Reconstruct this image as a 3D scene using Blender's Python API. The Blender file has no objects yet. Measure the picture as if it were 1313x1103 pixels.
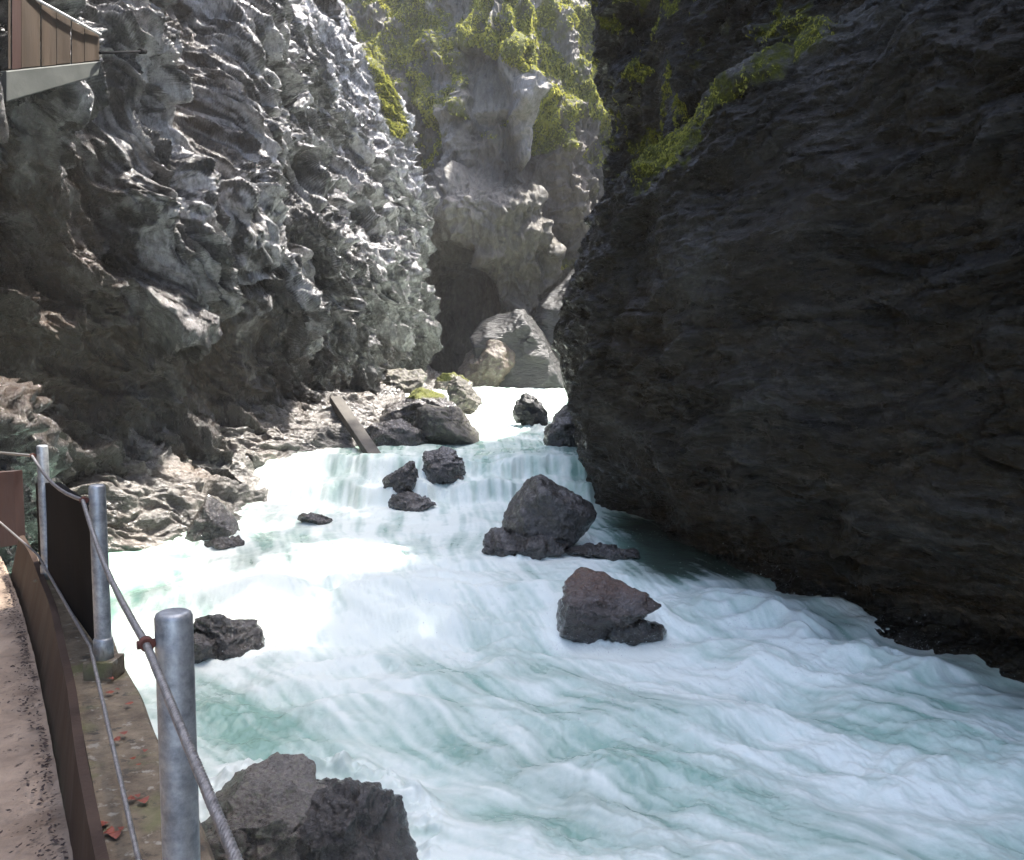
import bpy, math, random, time
import numpy as np
T0 = time.time()
random.seed(7); RNG = np.random.default_rng(7)
scene = bpy.context.scene
COL = scene.collection

# ------------------------------------------------------------------ camera
W0, H0, F = 1313.0, 1103.0, 1137.0
CAM = np.array([0.0, 0.0, 3.6]); HOR = 455.0
PITCH = math.atan((H0/2-HOR)/F)
FW = np.array([0, math.cos(PITCH), -math.sin(PITCH)]); UP = np.array([0, math.sin(PITCH), math.cos(PITCH)])
RT = np.array([1.0, 0, 0])
def P(px, py, Y):
    d = FW + RT*(px-W0/2)/F + UP*(H0/2-py)/F
    return CAM + d*(Y/d[1])
def PZ(px, py, z):
    d = FW + RT*(px-W0/2)/F + UP*(H0/2-py)/F
    return CAM + d*((z-CAM[2])/d[2])
def project(p):
    q = p-CAM
    d = np.maximum(q@FW, 0.01)
    ok = (q@FW) > 0.5
    return np.where(ok, W0/2+F*(q@RT)/d, -1e5), np.where(ok, H0/2-F*(q@UP)/d, -1e5)
cd = bpy.data.cameras.new('camera'); co = bpy.data.objects.new('camera', cd); COL.objects.link(co)
co.location = CAM; co.rotation_euler = (math.pi/2-PITCH, 0, 0)
cd.sensor_width = 36; cd.lens = 36*F/W0; cd.clip_start = 0.05; cd.clip_end = 500
scene.camera = co

# ------------------------------------------------------------------ noise
_perm = RNG.permutation(256).astype(np.int32); _perm = np.concatenate([_perm]*3)
_g = RNG.normal(size=(256, 3)); _g /= np.linalg.norm(_g, axis=1)[:, None]; _g = _g.astype(np.float32)
_rnd = RNG.random((256, 3)).astype(np.float32)
def perlin(x, y, z):
    x, y, z = [np.asarray(a, dtype=np.float32) for a in np.broadcast_arrays(x, y, z)]
    xi = np.floor(x).astype(np.int32); yi = np.floor(y).astype(np.int32); zi = np.floor(z).astype(np.int32)
    xf = x-xi; yf = y-yi; zf = z-zi
    u = xf**3*(xf*(xf*6-15)+10); v = yf**3*(yf*(yf*6-15)+10); w = zf**3*(zf*(zf*6-15)+10)
    def c(i, j, k):
        g = _g[_perm[_perm[_perm[(xi+i) & 255]+((yi+j) & 255)]+((zi+k) & 255)]]
        return g[..., 0]*(xf-i)+g[..., 1]*(yf-j)+g[..., 2]*(zf-k)
    def L(a, b, t): return a+(b-a)*t
    return 1.5*L(L(L(c(0, 0, 0), c(1, 0, 0), u), L(c(0, 1, 0), c(1, 1, 0), u), v),
             L(L(c(0, 0, 1), c(1, 0, 1), u), L(c(0, 1, 1), c(1, 1, 1), u), v), w)
def fbm(x, y, z, o=4, gain=.5, lac=2.03):
    s = 0; a = 1
    for i in range(o):
        s = s+a*perlin(x+i*17.3, y-i*9.1, z+i*5.7); x = x*lac; y = y*lac; z = z*lac; a *= gain
    return s
def ridged(x, y, z, o=4, gain=.5, lac=2.1):
    s = 0; a = 1; w = 1
    for i in range(o):
        n = (1-np.abs(perlin(x+i*11.3, y+i*7.7, z-i*3.1))*1.6)
        n = np.clip(n, 0, 1)**2*w; w = np.clip(n*1.8, 0, 1); s = s+a*n
        x = x*lac; y = y*lac; z = z*lac; a *= gain
    return s
def worley(x, y, z):
    x, y, z = [np.asarray(a, dtype=np.float32) for a in np.broadcast_arrays(x, y, z)]
    xi = np.floor(x).astype(np.int32); yi = np.floor(y).astype(np.int32); zi = np.floor(z).astype(np.int32)
    f1 = np.full(x.shape, 9.0, np.float32); f2 = f1.copy(); cid = np.zeros(x.shape, np.int32)
    for i in (-1, 0, 1):
        for j in (-1, 0, 1):
            for k in (-1, 0, 1):
                h = _perm[_perm[_perm[(xi+i) & 255]+((yi+j) & 255)]+((zi+k) & 255)]
                r = _rnd[h]
                d = (xi+i+r[..., 0]-x)**2+(yi+j+r[..., 1]-y)**2+(zi+k+r[..., 2]-z)**2
                c = d < f1
                f2 = np.where(c, f1, np.minimum(f2, d)); cid = np.where(c, h, cid); f1 = np.where(c, d, f1)
    return np.sqrt(f1), np.sqrt(f2), cid
def sstep(a, b, x):
    t = np.clip((x-a)/(b-a), 0, 1); return t*t*(3-2*t)
def lerp(a, b, t): return a+(b-a)*t

# ------------------------------------------------------------------ mesh helpers
def mesh_from(name, V, Fq, mat=None, smooth=True, attrs=None):
    V = np.asarray(V, np.float32).reshape(-1, 3); Fq = np.asarray(Fq, np.int32)
    m = bpy.data.meshes.new(name)
    m.vertices.add(len(V)); m.vertices.foreach_set('co', V.ravel())
    k = Fq.shape[1]
    m.loops.add(Fq.size); m.loops.foreach_set('vertex_index', Fq.ravel())
    m.polygons.add(len(Fq)); m.polygons.foreach_set('loop_start', np.arange(0, Fq.size, k, dtype=np.int32))
    try: m.polygons.foreach_set('loop_total', np.full(len(Fq), k, np.int32))
    except Exception: pass
    m.polygons.foreach_set('use_smooth', np.full(len(Fq), smooth, bool))
    m.update(calc_edges=True); m.validate()
    if attrs:
        for n, a in attrs.items():
            at = m.attributes.new(n, 'FLOAT', 'POINT'); at.data.foreach_set('value', np.asarray(a, np.float32).ravel())
    if mat: m.materials.append(mat)
    return m
def add_obj(name, me, parent=None, label=None, cat=None, group=None, kind=None, loc=None):
    o = bpy.data.objects.new(name, me); COL.objects.link(o)
    if parent: o.parent = parent
    if label: o['label'] = label
    if cat: o['category'] = cat
    if group: o['group'] = group
    if kind: o['kind'] = kind
    if loc is not None: o.location = loc
    return o
def grid_faces(n, m, flip=False):
    i = np.arange(n-1)[:, None]*m+np.arange(m-1)[None, :]
    q = np.stack([i, i+1, i+m+1, i+m], -1).reshape(-1, 4)
    return q[:, ::-1] if flip else q
def grid_normals(Pg):
    du = np.gradient(Pg, axis=1); dv = np.gradient(Pg, axis=0)
    n = np.cross(du, dv); return n/np.maximum(np.linalg.norm(n, axis=-1, keepdims=True), 1e-9)

class MB:
    """collects simple solids into one mesh"""
    def __init__(s): s.v = []; s.f = []
    def _add(s, v, f):
        b = len(s.v); s.v += [tuple(map(float, p)) for p in v]; s.f += [tuple(i+b for i in q) for q in f]
    def prism(s, base, off):
        """base: list of 3D points; off: extrude vector"""
        n = len(base); base = [np.array(p, float) for p in base]; off = np.array(off, float)
        s._add(base+[p+off for p in base], [tuple(range(n))[::-1], tuple(range(n, 2*n))]+[(i, (i+1) % n, n+(i+1) % n, n+i) for i in range(n)])
    def tube(s, pts, r, seg=16, caps=True, rr=None):
        pts = [np.array(p, float) for p in pts]; n = len(pts); v = []; f = []
        prev = None
        for i, p in enumerate(pts):
            t = pts[min(i+1, n-1)]-pts[max(i-1, 0)]; t /= np.linalg.norm(t)
            if prev is None:
                a = np.array([0, 0, 1.0]) if abs(t[2]) < .9 else np.array([1.0, 0, 0])
                prev = np.cross(t, a)
            u = prev-t*np.dot(prev, t); u /= np.linalg.norm(u); prev = u; w = np.cross(t, u)
            R = rr[i] if rr else r
            for k in range(seg):
                an = 2*math.pi*k/seg; v.append(p+u*R*math.cos(an)+w*R*math.sin(an))
        for i in range(n-1):
            for k in range(seg):
                f.append((i*seg+k, i*seg+(k+1) % seg, (i+1)*seg+(k+1) % seg, (i+1)*seg+k))
        if caps: f.append(tuple(range(seg))[::-1]); f.append(tuple((n-1)*seg+k for k in range(seg)))
        s._add(v, f)
    def build(s, name, mat, parent=None, smooth=False, bevel=0, **kw):
        m = bpy.data.meshes.new(name); m.from_pydata(s.v, [], s.f); m.materials.append(mat); m.update()
        import bmesh
        bm = bmesh.new(); bm.from_mesh(m); bmesh.ops.recalc_face_normals(bm, faces=bm.faces); bm.to_mesh(m); bm.free()
        if smooth:
            m.polygons.foreach_set('use_smooth', [len(p.vertices) == 4 for p in m.polygons])
        o = add_obj(name, m, parent, **kw)
        if bevel:
            b = o.modifiers.new('bevel', 'BEVEL'); b.width = bevel; b.segments = 2; b.limit_method = 'ANGLE'
        return o

# ------------------------------------------------------------------ materials
def newmat(name):
    m = bpy.data.materials.new(name); m.use_nodes = True; nt = m.node_tree; nt.nodes.clear()
    out = nt.nodes.new('ShaderNodeOutputMaterial'); b = nt.nodes.new('ShaderNodeBsdfPrincipled')
    nt.links.new(b.outputs[0], out.inputs[0]); return m, nt, b
class N:
    def __init__(s, nt): s.nt = nt; s.c = s.node('ShaderNodeTexCoord').outputs['Object']
    def node(s, t, **k):
        n = s.nt.nodes.new(t)
        for a, b in k.items(): setattr(n, a, b)
        return n
    def link(s, a, b): s.nt.links.new(a, b)
    def put(s, inp, v):
        if isinstance(v, bpy.types.NodeSocket): s.link(v, inp)
        else:
            if inp.type == 'RGBA' and len(v) == 3: v = (*v, 1)
            inp.default_value = v
    def noise(s, scale, detail=4, rough=.55, stretch=(1, 1, 1), dist=0, rot=(0, 0, 0), vec=None):
        mp = s.node('ShaderNodeMapping'); s.link(vec or s.c, mp.inputs[0]); mp.inputs['Scale'].default_value = stretch; mp.inputs['Rotation'].default_value = rot
        n = s.node('ShaderNodeTexNoise'); s.link(mp.outputs[0], n.inputs['Vector']); n.inputs['Scale'].default_value = scale
        n.inputs['Detail'].default_value = detail; n.inputs['Roughness'].default_value = rough; n.inputs['Distortion'].default_value = dist
        return n.outputs['Fac']
    def vor(s, scale, feature='F1', stretch=(1, 1, 1)):
        mp = s.node('ShaderNodeMapping'); s.link(s.c, mp.inputs[0]); mp.inputs['Scale'].default_value = stretch
        n = s.node('ShaderNodeTexVoronoi', feature=feature); s.link(mp.outputs[0], n.inputs['Vector']); n.inputs['Scale'].default_value = scale
        return n.outputs['Distance']
    def ramp(s, v, a, b, lo=0., hi=1.):
        n = s.node('ShaderNodeMapRange'); n.clamp = True; s.put(n.inputs[0], v)
        n.inputs[1].default_value = a; n.inputs[2].default_value = b; n.inputs[3].default_value = lo; n.inputs[4].default_value = hi
        return n.outputs[0]
    def mix(s, f, a, b):
        n = s.node('ShaderNodeMix', data_type='RGBA'); s.put(n.inputs[0], f); s.put(n.inputs[6], a); s.put(n.inputs[7], b); return n.outputs[2]
    def math(s, op, a, b=0., clamp=False):
        n = s.node('ShaderNodeMath', operation=op); n.use_clamp = clamp; s.put(n.inputs[0], a); s.put(n.inputs[1], b); return n.outputs[0]
    def attr(s, name):
        return s.node('ShaderNodeAttribute', attribute_name=name).outputs['Fac']
    def bump(s, h, strength=.5, dist=.02, prev=None):
        n = s.node('ShaderNodeBump'); s.put(n.inputs['Height'], h); n.inputs['Strength'].default_value = strength; n.inputs['Distance'].default_value = dist
        if prev: s.link(prev, n.inputs['Normal'])
        return n.outputs[0]

def rock_mat(name, dark, light, brown=(.10, .065, .045), pale=(.30, .275, .245), r0=.22, r1=.5, bs=1., coat=.3, stretch=(1, 1, .5), spec=.5, speck=0., lichen=0., cr=.16, moss_c=((.03, .035, .008), (.13, .135, .02)), bsc=1.):
    m, nt, b = newmat(name); n = N(nt)
    n1 = n.noise(1.3*bsc, 6, .62, stretch, .6); n2 = n.noise(9*bsc, 5, .65, stretch); n3 = n.noise(45*bsc, 3, .6)
    f = n.math('ADD', n.math('MULTIPLY', n1, .55), n.math('MULTIPLY', n2, .45))
    c = n.mix(n.ramp(f, .36, .64), dark, light)
    c = n.mix(n.math('MULTIPLY', n.attr('brown'), n.ramp(n1, .2, .6, .45, 1.), True), c, n.mix(n.ramp(n2, .3, .7), brown, tuple(x*1.7 for x in brown)))
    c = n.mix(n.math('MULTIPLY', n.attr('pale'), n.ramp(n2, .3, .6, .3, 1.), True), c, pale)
    if lichen:
        c = n.mix(n.ramp(n.noise(6*bsc, 4, .7), .52, .62, 0, lichen), c, (.22, .22, .15))
    if speck:
        c = n.mix(n.ramp(n.noise(38*bsc, 3, .7), .58, .66, 0, speck), c, (.55, .5, .46))
    c = n.mix(n.ramp(n3, .25, .75, .35, 0.), c, (.012, .012, .012))
    ms = n.math('MULTIPLY', n.attr('moss'), n.ramp(n.noise(7, 5, .7), .3, .6, .3, 1.5), True)
    ms = n.math('MULTIPLY', ms, n.ramp(n.noise(2.2, 6, .75), .36, .56, .25, 1.4)); ms = n.ramp(ms, .25, .75)
    c = n.mix(ms, c, n.mix(n.ramp(n.noise(30, 4, .7), .3, .7), *moss_c))
    n.link(c, b.inputs['Base Color'])
    r = n.ramp(n.noise(6*bsc, 6, .7, stretch), .42, .58, r0, r1)
    r = n.mix(ms, r, (.95, .95, .95)); n.link(r, b.inputs['Roughness'])
    b.inputs['Specular IOR Level'].default_value = spec
    dry = n.math('SUBTRACT', 1., ms)
    n.link(n.math('MULTIPLY', dry, coat), b.inputs['Coat Weight']); b.inputs['Coat Roughness'].default_value = cr
    bp = n.bump(n.noise(5*bsc, 8, .68, stretch, .8), .8*bs, .10/bsc)
    bp = n.bump(n.vor(7*bsc, 'F1', stretch), .5*bs, .05/bsc, bp); bp = n.bump(n.noise(24*bsc, 5, .65), .7*bs, .02/bsc, bp)
    n.link(bp, b.inputs['Normal']); n.link(bp, b.inputs['Coat Normal'])
    return m
def simple_mat(name, c1, c2, scale=8, rough=(.5, .8), bump=.4, stretch=(1, 1, 1), metal=0., bdist=.01, third=None, spec=.5):
    m, nt, b = newmat(name); n = N(nt)
    n1 = n.noise(scale, 6, .65, stretch); c = n.mix(n.ramp(n1, .35, .65), c1, c2)
    if third: c = n.mix(n.ramp(n.noise(scale*third[1], 4, .7), third[2], third[2]+.08), c, third[0])
    n.link(c, b.inputs['Base Color']); n.link(n.ramp(n.noise(scale*2, 4, .6, stretch), .3, .7, *rough), b.inputs['Roughness'])
    b.inputs['Metallic'].default_value = metal; b.inputs['Specular IOR Level'].default_value = spec
    n.link(n.bump(n.noise(scale*4, 6, .7, stretch), bump, bdist), b.inputs['Normal']); return m

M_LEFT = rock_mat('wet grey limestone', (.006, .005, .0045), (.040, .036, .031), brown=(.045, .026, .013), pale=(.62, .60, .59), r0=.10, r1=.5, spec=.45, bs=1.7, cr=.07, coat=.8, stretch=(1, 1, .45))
M_FAR = rock_mat('sunlit limestone', (.035, .031, .024), (.18, .16, .125), brown=(.07, .048, .03), r0=.4, r1=.7, coat=.1, stretch=(1, 1, .5), bsc=.7, bs=1.5)
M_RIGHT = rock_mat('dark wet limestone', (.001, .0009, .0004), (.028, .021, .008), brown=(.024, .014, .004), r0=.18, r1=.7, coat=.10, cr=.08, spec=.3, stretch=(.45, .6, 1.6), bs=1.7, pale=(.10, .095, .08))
M_BANK = rock_mat('pale bank stone', (.014, .012, .010), (.085, .076, .065), brown=(.09, .055, .03), r0=.15, r1=.5, coat=.5, stretch=(1, 1, 1.6), bsc=1.3)

def grid_obj(name, Pg, mat, attrs, flip=False, **kw):
    n, m = Pg.shape[:2]
    me = mesh_from(name, Pg, grid_faces(n, m, flip), mat, True, attrs)
    return add_obj(name, me, **kw)

# ------------------------------------------------------------------ cliffs
def catmull(pts, dens):
    """pts list of (x,y); dens(y)->spacing; returns positions and horizontal normals to the left of travel"""
    pts = np.array(pts, float); n = len(pts); fine = []
    for i in range(n-1):
        p0, p1, p2, p3 = pts[max(i-1, 0)], pts[i], pts[i+1], pts[min(i+2, n-1)]
        for t in np.linspace(0, 1, 60, endpoint=False):
            fine.append(.5*((2*p1)+(-p0+p2)*t+(2*p0-5*p1+4*p2-p3)*t*t+(-p0+3*p1-3*p2+p3)*t**3))
    fine.append(pts[-1]); fine = np.array(fine)
    seg = np.linalg.norm(np.diff(fine, axis=0), axis=1); S = np.concatenate([[0], np.cumsum(seg)])
    w = np.array([1/dens(x, y) for x, y in fine]); cw = np.concatenate([[0], np.cumsum(seg*(w[1:]+w[:-1])/2)])
    k = int(cw[-1]); ss = np.interp(np.linspace(0, cw[-1], k), cw, S)
    x = np.interp(ss, S, fine[:, 0]); y = np.interp(ss, S, fine[:, 1])
    dx = np.gradient(x); dy = np.gradient(y)
    ker = np.hanning(41); ker /= ker.sum()
    dx = np.convolve(np.pad(dx, 20, 'edge'), ker, 'valid'); dy = np.convolve(np.pad(dy, 20, 'edge'), ker, 'valid')
    L = np.hypot(dx, dy)
    return ss, np.stack([x, y], 1), np.stack([-dy/L, dx/L], 1)
def blob(px, py, cx, cy, rx, ry, rot=0):
    c, s = math.cos(math.radians(rot)), math.sin(math.radians(rot))
    a = (px-cx)*c+(py-cy)*s; b = -(px-cx)*s+(py-cy)*c
    return np.exp(-((a/rx)**2+(b/ry)**2))
def polydist(px, py, pts):
    d = np.full(px.shape, 1e9)
    for (ax, ay), (bx, by) in zip(pts[:-1], pts[1:]):
        vx, vy = bx-ax, by-ay; t = np.clip(((px-ax)*vx+(py-ay)*vy)/(vx*vx+vy*vy), 0, 1)
        d = np.minimum(d, np.hypot(px-ax-t*vx, py-ay-t*vy))
    return d
def plateau(d, r, soft): return 1-sstep(r, r+soft, d)

# --- left cliff
plan = [(-6.5, -14), (-5.2, -6), (-5.0, 1), (-5.3, 6), (-5.7, 9), (-6.5, 12), (-6.9, 14.5), (-6.5, 17.5), (-5.8, 20.5), (-5.0, 24.5), (-4.5, 29), (-3.95, 33), (-3.7, 34.6), (-4.3, 35.6), (-6.2, 37), (-9, 39.5)]
ss, xy, nn = catmull(plan, lambda x, y: .25 if y < 6.5 else (.026 if y < 20 else .036))
nn = -nn                                    # toward the river
rows = 820
tt = np.linspace(0, 1, rows)[:, None]
zc = np.clip(3.6+xy[:, 1]*.40*1.22+1.6, 8.2, 24)[None, :]; ztop = np.maximum(zc+2, 19)
Z = np.where(tt < .9, -.6+tt/.9*(zc+.6), zc+(tt-.9)/.1*(ztop-zc)); Y0 = np.broadcast_to(xy[:, 1][None, :], Z.shape); S = np.broadcast_to(ss[None, :], Z.shape)
zz = Z/(1+Y0.clip(0)*.02)
prof = np.interp(Z, [-1, 1.5, 2.6, 4.2, 6, 9, 14, 24], [.0, 0, .1, .5, .55, .0, -1.6, -6.5])
prof = prof*np.clip(.55+Y0/40, .6, 1.2)
Pg = np.zeros((*Z.shape, 3)); base = np.stack([xy[:, 0], xy[:, 1]], 1)[None]
Pg[..., :2] = base+nn[None]*prof[..., None]; Pg[..., 2] = Z
px, py = project(Pg)
off = .55*fbm(S*.16, Z*.30, 3.3, 3)
off += .75*plateau(polydist(px, py, [(120, -60), (150, 120), (215, 300), (245, 400)]), 18, 45)
off += -1.5*blob(px, py, 50, 340, 80, 150, 0)-.6*blob(px, py, 150, 480, 90, 60)+.5*sstep(160, 110, py)*sstep(200, 100, px)*sstep(-500, -50, px) + -.9*blob(px, py, 232, 80, 42, 120, -12)
off += .55*plateau(polydist(px, py, [(300, -60), (312, 170), (300, 260), (372, 400)]), 12, 35)
off += -1.1*blob(px, py, 300, 450, 52, 85, 12) - .7*blob(px, py, 420, 440, 22, 60, 0)
off += .9*blob(px, py, 500, 120, 45, 170, -12) - .5*blob(px, py, 455, 250, 18, 120, -8)
smooth_m = np.clip(blob(px, py, 232, 90, 40, 110, -12)*1.3+blob(px, py, 300, 460, 45, 80, 12)*1.2+blob(px, py, 40, 330, 60, 120)*.6, 0, 1)
Pg[..., :2] += nn[None]*off[..., None]
Nn = -grid_normals(Pg)
if Nn[rows//2, -400:, 0].mean() < 0: Nn = -Nn
a_ = S*.42; b_ = Z
u_ = a_*.9+b_*.40; v_ = -a_*.40+b_*.9
wx = fbm(S*.5, Z*.5, 1.7, 3)*.35; wz = fbm(S*.5+40, Z*.5, 4.7, 3)*.35
d1 = ridged(u_*1.2+wx, v_*.30+wz, 0.3, 3)
d2 = ridged(u_*3.2+wx*1.6, v_*.75+wz*1.6, 5.3, 4, .55)
d3 = fbm(u_*11+wx*6, v_*5.5+wz*6, 2.3, 3, .6)
f1, f2, _ = worley(u_*2.4+wx*2, v_*.6+wz*2, 1.1)
d = .40*(d1-.7)+.26*(d2-.7)+.065*d3-.20*np.exp(-(f1/.38)**2)
f1, f2, _ = worley(u_*6.5+wx*5, v_*1.9+wz*5, 6.1)
d += -.085*np.exp(-(f1/.42)**2)+.03*0*u_
d += .085*(ridged(u_*7+wx*2.5, v_*1.7+wz*2.5, 7.7, 3)-.6)*sstep(600, 420, py)
f1, f2, cid = worley(u_*3.6+wx*4, v_*2.0+wz*4, 8.1); d += .10*(_rnd[cid][..., 0]-.5)*sstep(0, .10, f2-f1)
d *= 1-.72*smooth_m
d = d*sstep(.0, 1.5, Z+.8)
Pg += Nn*d[..., None]
px, py = project(Pg)
moss = 1.3*plateau(polydist(px, py, [(455, -20), (478, 60), (512, 165)]), 5, 13)+1.1*plateau(polydist(px, py, [(490, -20), (520, 40), (528, 85)]), 5, 14)+.8*plateau(polydist(px, py, [(560, -20), (575, 60), (583, 180)]), 5, 16)
moss += .12*blob(px, py, 90, 430, 90, 70)
brown = np.clip(1.3*blob(px, py, 40, 330, 100, 170)+.9*smooth_m+.9*blob(px, py, 110, 460, 120, 90)+.5*blob(px, py, 330, 480, 60, 70), 0, 1)
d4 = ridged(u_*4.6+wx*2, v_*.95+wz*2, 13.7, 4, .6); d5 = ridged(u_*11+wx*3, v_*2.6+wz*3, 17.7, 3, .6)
glint = np.clip(sstep(.80, 1.30, d4)*sstep(.25, .8, d1+.3*d2)+.55*sstep(.85, 1.25, d5)*sstep(.4, .9, d1), 0, 1)*sstep(560, 300, py)*(.45+.75*np.clip(blob(px, py, 190, 150, 90, 260, -18)+blob(px, py, 350, 200, 90, 260, -10)+blob(px, py, 500, 150, 60, 220), 0, 1))  # streak mask: wet glints painted pale into the rock colour
pale = np.clip((1-.85*blob(px, py, 60, 400, 110, 150))*1.15*glint+.30*(.3+glint)*plateau(polydist(px, py, [(130, -40), (160, 150), (240, 330)]), 20, 45)+.3*blob(px, py, 510, 120, 45, 200, -10)+.4*glint*plateau(polydist(px, py, [(290, -40), (320, 200), (380, 400)]), 14, 30), 0, 1)*(1-smooth_m)  # ridges and far end also painted paler where the sun strikes
grid_obj('left_cliff', Pg, M_LEFT, dict(moss=moss, brown=brown, pale=pale), label='tall pitted wet grey cliff with pale glints painted along its ridges on the left of the river', cat='cliff', kind='structure')
print('left', Pg.shape, time.time()-T0)

# --- far cliff
plan = [(-9.5, 41), (-7.5, 41.5), (-5.4, 41.3), (-3.4, 40.5), (-1.6, 39.3), (0.2, 39.2), (1.9, 40.2), (3.6, 41.5), (6, 42), (10, 42)]
ss, xy, nn = catmull(plan, lambda x, y: .04); nn = -nn
rows = 620; tt = np.linspace(0, 1, rows)[:, None]
Z = 1.+tt*(27-1.)+0*ss[None]; S = ss[None]+0*Z; X0 = xy[:, 0][None]+0*Z
prof = np.interp(Z, [0, 3, 7, 10, 15, 20, 27], [0, 0, .4, .9, .3, -1.6, -5])
Pg = np.zeros((*Z.shape, 3)); Pg[..., :2] = xy[None]+nn[None]*prof[..., None]; Pg[..., 2] = Z
px, py = project(Pg)
def inpoly(px, py, poly, soft):
    d = polydist(px, py, poly+[poly[0]]); ins = np.zeros(px.shape, bool)
    for (x1, y1), (x2, y2) in zip(poly, poly[1:]+[poly[0]]):
        c = ((y1 > py) != (y2 > py)) & (px < (x2-x1)*(py-y1)/((y2-y1) or 1e-9)+x1); ins ^= c
    return sstep(-soft, soft, np.where(ins, d, -d))
off = .5*fbm(S*.25, Z*.25, 7.1, 3)
cave = inpoly(px, py, [(500, 520), (525, 400), (540, 350), (575, 318), (608, 325), (622, 360), (640, 400), (690, 430), (720, 520)], 9)
nook = inpoly(px, py, [(588, 150), (590, 215), (635, 230), (700, 245), (720, 330), (735, 330), (720, 180), (670, 140)], 12)
ledge = inpoly(px, py, [(586, 60), (640, 62), (668, 95), (662, 150), (590, 155)], 6)
hump = blob(px, py, 600, 265, 40, 48)
tongue = plateau(polydist(px, py, [(650, 70), (672, 110), (682, 190)]), 6, 12)
off += -3.2*cave-1.3*nook-.9*ledge+1.2*hump+1.0*tongue
Pg[..., :2] += nn[None]*off[..., None]
Nn = grid_normals(Pg); Nn = Nn*np.sign(-Nn[..., 1].mean())
d = .6*(ridged(S*.6, Z*.35, 2.2, 4)-.7)+.25*fbm(S*1.6, Z*.9, 3.1, 4, .6)+.12*(ridged(S*3.5, Z*1.5, 8, 3)-.7)
d *= (1-.7*cave)*(1-.8*ledge)*(1-.5*nook)
Pg += Nn*d[..., None]
mossn = fbm(S*.7, Z*.7, 12, 4, .6)
moss = (sstep(11.5, 14.5, Z+1.5*mossn)*(.62+.9*mossn))*(1-ledge)*(1-.75*nook)*(1-tongue)
moss += 1.4*plateau(polydist(px, py, [(600, 42), (650, 60), (690, 105), (712, 180)]), 5, 10)+.8*blob(px, py, 728, 335, 12, 12)+.6*blob(px, py, 655, 148, 12, 8)
pale = np.clip(1.2*tongue+.6*hump+.9*ledge*sstep(150, 105, -py+255)+.9*plateau(polydist(px, py, [(545, -10), (560, 60), (572, 200)]), 6, 8)+.8*plateau(polydist(px, py, [(680, -10), (690, 40)]), 8, 10), 0, 1)  # upper left streak and tongue have sunlit white painted into the colour
brown = np.clip(.8*blob(px, py, 600, 350, 25, 50)+.6*blob(px, py, 735, 200, 30, 120)+.35*nook, 0, 1)
grid_obj('far_cliff', Pg, M_FAR, dict(moss=moss, brown=brown, pale=pale), label='mossy cliff closing the gorge behind the cave mouth', cat='cliff', kind='structure')
print('far', Pg.shape, time.time()-T0)

# --- right cliff
plan = [(10, -14), (8.0, -7), (6.6, 0), (5.7, 5), (5.1, 7.4), (4.35, 9.2), (3.45, 10.6), (2.65, 12.4), (2.2, 14.2), (1.75, 15.8), (1.68, 18), (1.75, 20), (1.95, 21.5), (3.2, 24), (5.2, 28), (8, 33), (12, 38)]
ss, xy, nn = catmull(plan, lambda x, y: .25 if y < 4.5 else (.018 if y < 22.5 else .12))
rows = 1000; tt = np.linspace(0, 1, rows)[:, None]
ztop = np.interp(xy[:, 1], [-14, 0, 8, 11.2, 12.8, 14, 20, 30, 38], [24, 25, 25, 22, 11, 10.7, 13.0, 14.5, 14.5])[None]; ztop = ztop+(1.5*fbm(ss*.5, ss*0, 3., 5, .75)[None]).clip(-2.5, 2)*sstep(10, 12, ztop)
Z = -.6+np.where(tt < .85, tt/.85*np.minimum(ztop+.6, 4.4+xy[:, 1].clip(2)[None]*.42), 0)
zc = np.minimum(ztop+.6, 4.4+xy[:, 1].clip(2)[None]*.42); Z = np.where(tt < .85, Z, -.6+zc+(tt-.85)/.15*(ztop+.6-zc)); S = ss[None]+0*Z; Y0 = xy[:, 1][None]+0*Z
w20 = sstep(14.5, 18.5, Y0)
profN = np.interp(Z, [-1, .1, .5, 1.1, 1.7, 3.0, 5, 6.5, 8, 10, 14, 18], [-.3, -.5, -.85, -.4, .30, .55, .55, .35, .1, -.1, -.3, -.5])
profF = np.interp(Z, [-1, .7, 1.8, 2.5, 3.3, 4.0, 4.6, 5.4, 6.2, 8.1, 11.6, 15], [0, .0, -.05, .22, .5, .68, .64, .2, -.25, -.18, .08, .1])
prof = profN*(1-w20)+profF*w20
Pg = np.zeros((*Z.shape, 3)); Pg[..., :2] = xy[None]+nn[None]*prof[..., None]; Pg[..., 2] = Z
px, py = project(Pg)
# main block: below the mossy ridge line the rock stands proud; above it steps back
ridge = [(700, 330), (765, 270), (820, 205), (880, 145), (960, 85), (1060, 10), (1200, -80)]
def sdline(px, py, pts):
    d = polydist(px, py, pts); yl = np.interp(px, [p[0] for p in pts], [p[1] for p in pts]); return np.where(py > yl, d, -d)
sd = sdline(px, py, ridge)
seen = (px > 690) & (py > -600)
off = .35*fbm(S*.22, Z*.28, 4.4, 3)
off += np.where(seen, -1.15*(1-sstep(-55, 15, sd))*(1-.8*sstep(790, 760, px)), -.4)
crack = [(780, 545), (850, 600), (950, 640), (1060, 665), (1200, 690), (1320, 715)]
sc = sdline(px, py, crack)
off += np.where(seen, -.30*sstep(-2, 9, sc)*sstep(790, 830, px), 0)
off += np.where(seen, -.05*plateau(polydist(px, py, [(940, 410), (1060, 405), (1180, 400), (1320, 372)]), 1.5, 4), 0)
off += np.where(seen, -.04*plateau(polydist(px, py, [(1100, 590), (1200, 570), (1320, 545)]), 1.5, 4), 0)
off += np.where(seen, -.05*plateau(polydist(px, py, [(1050, 320), (1180, 335), (1320, 300)]), 1.5, 4), 0)
off += np.where(seen, -.4*blob(px, py, 790, 600, 22, 90)+.25*blob(px, py, 900, 620, 60, 80), 0)
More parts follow.
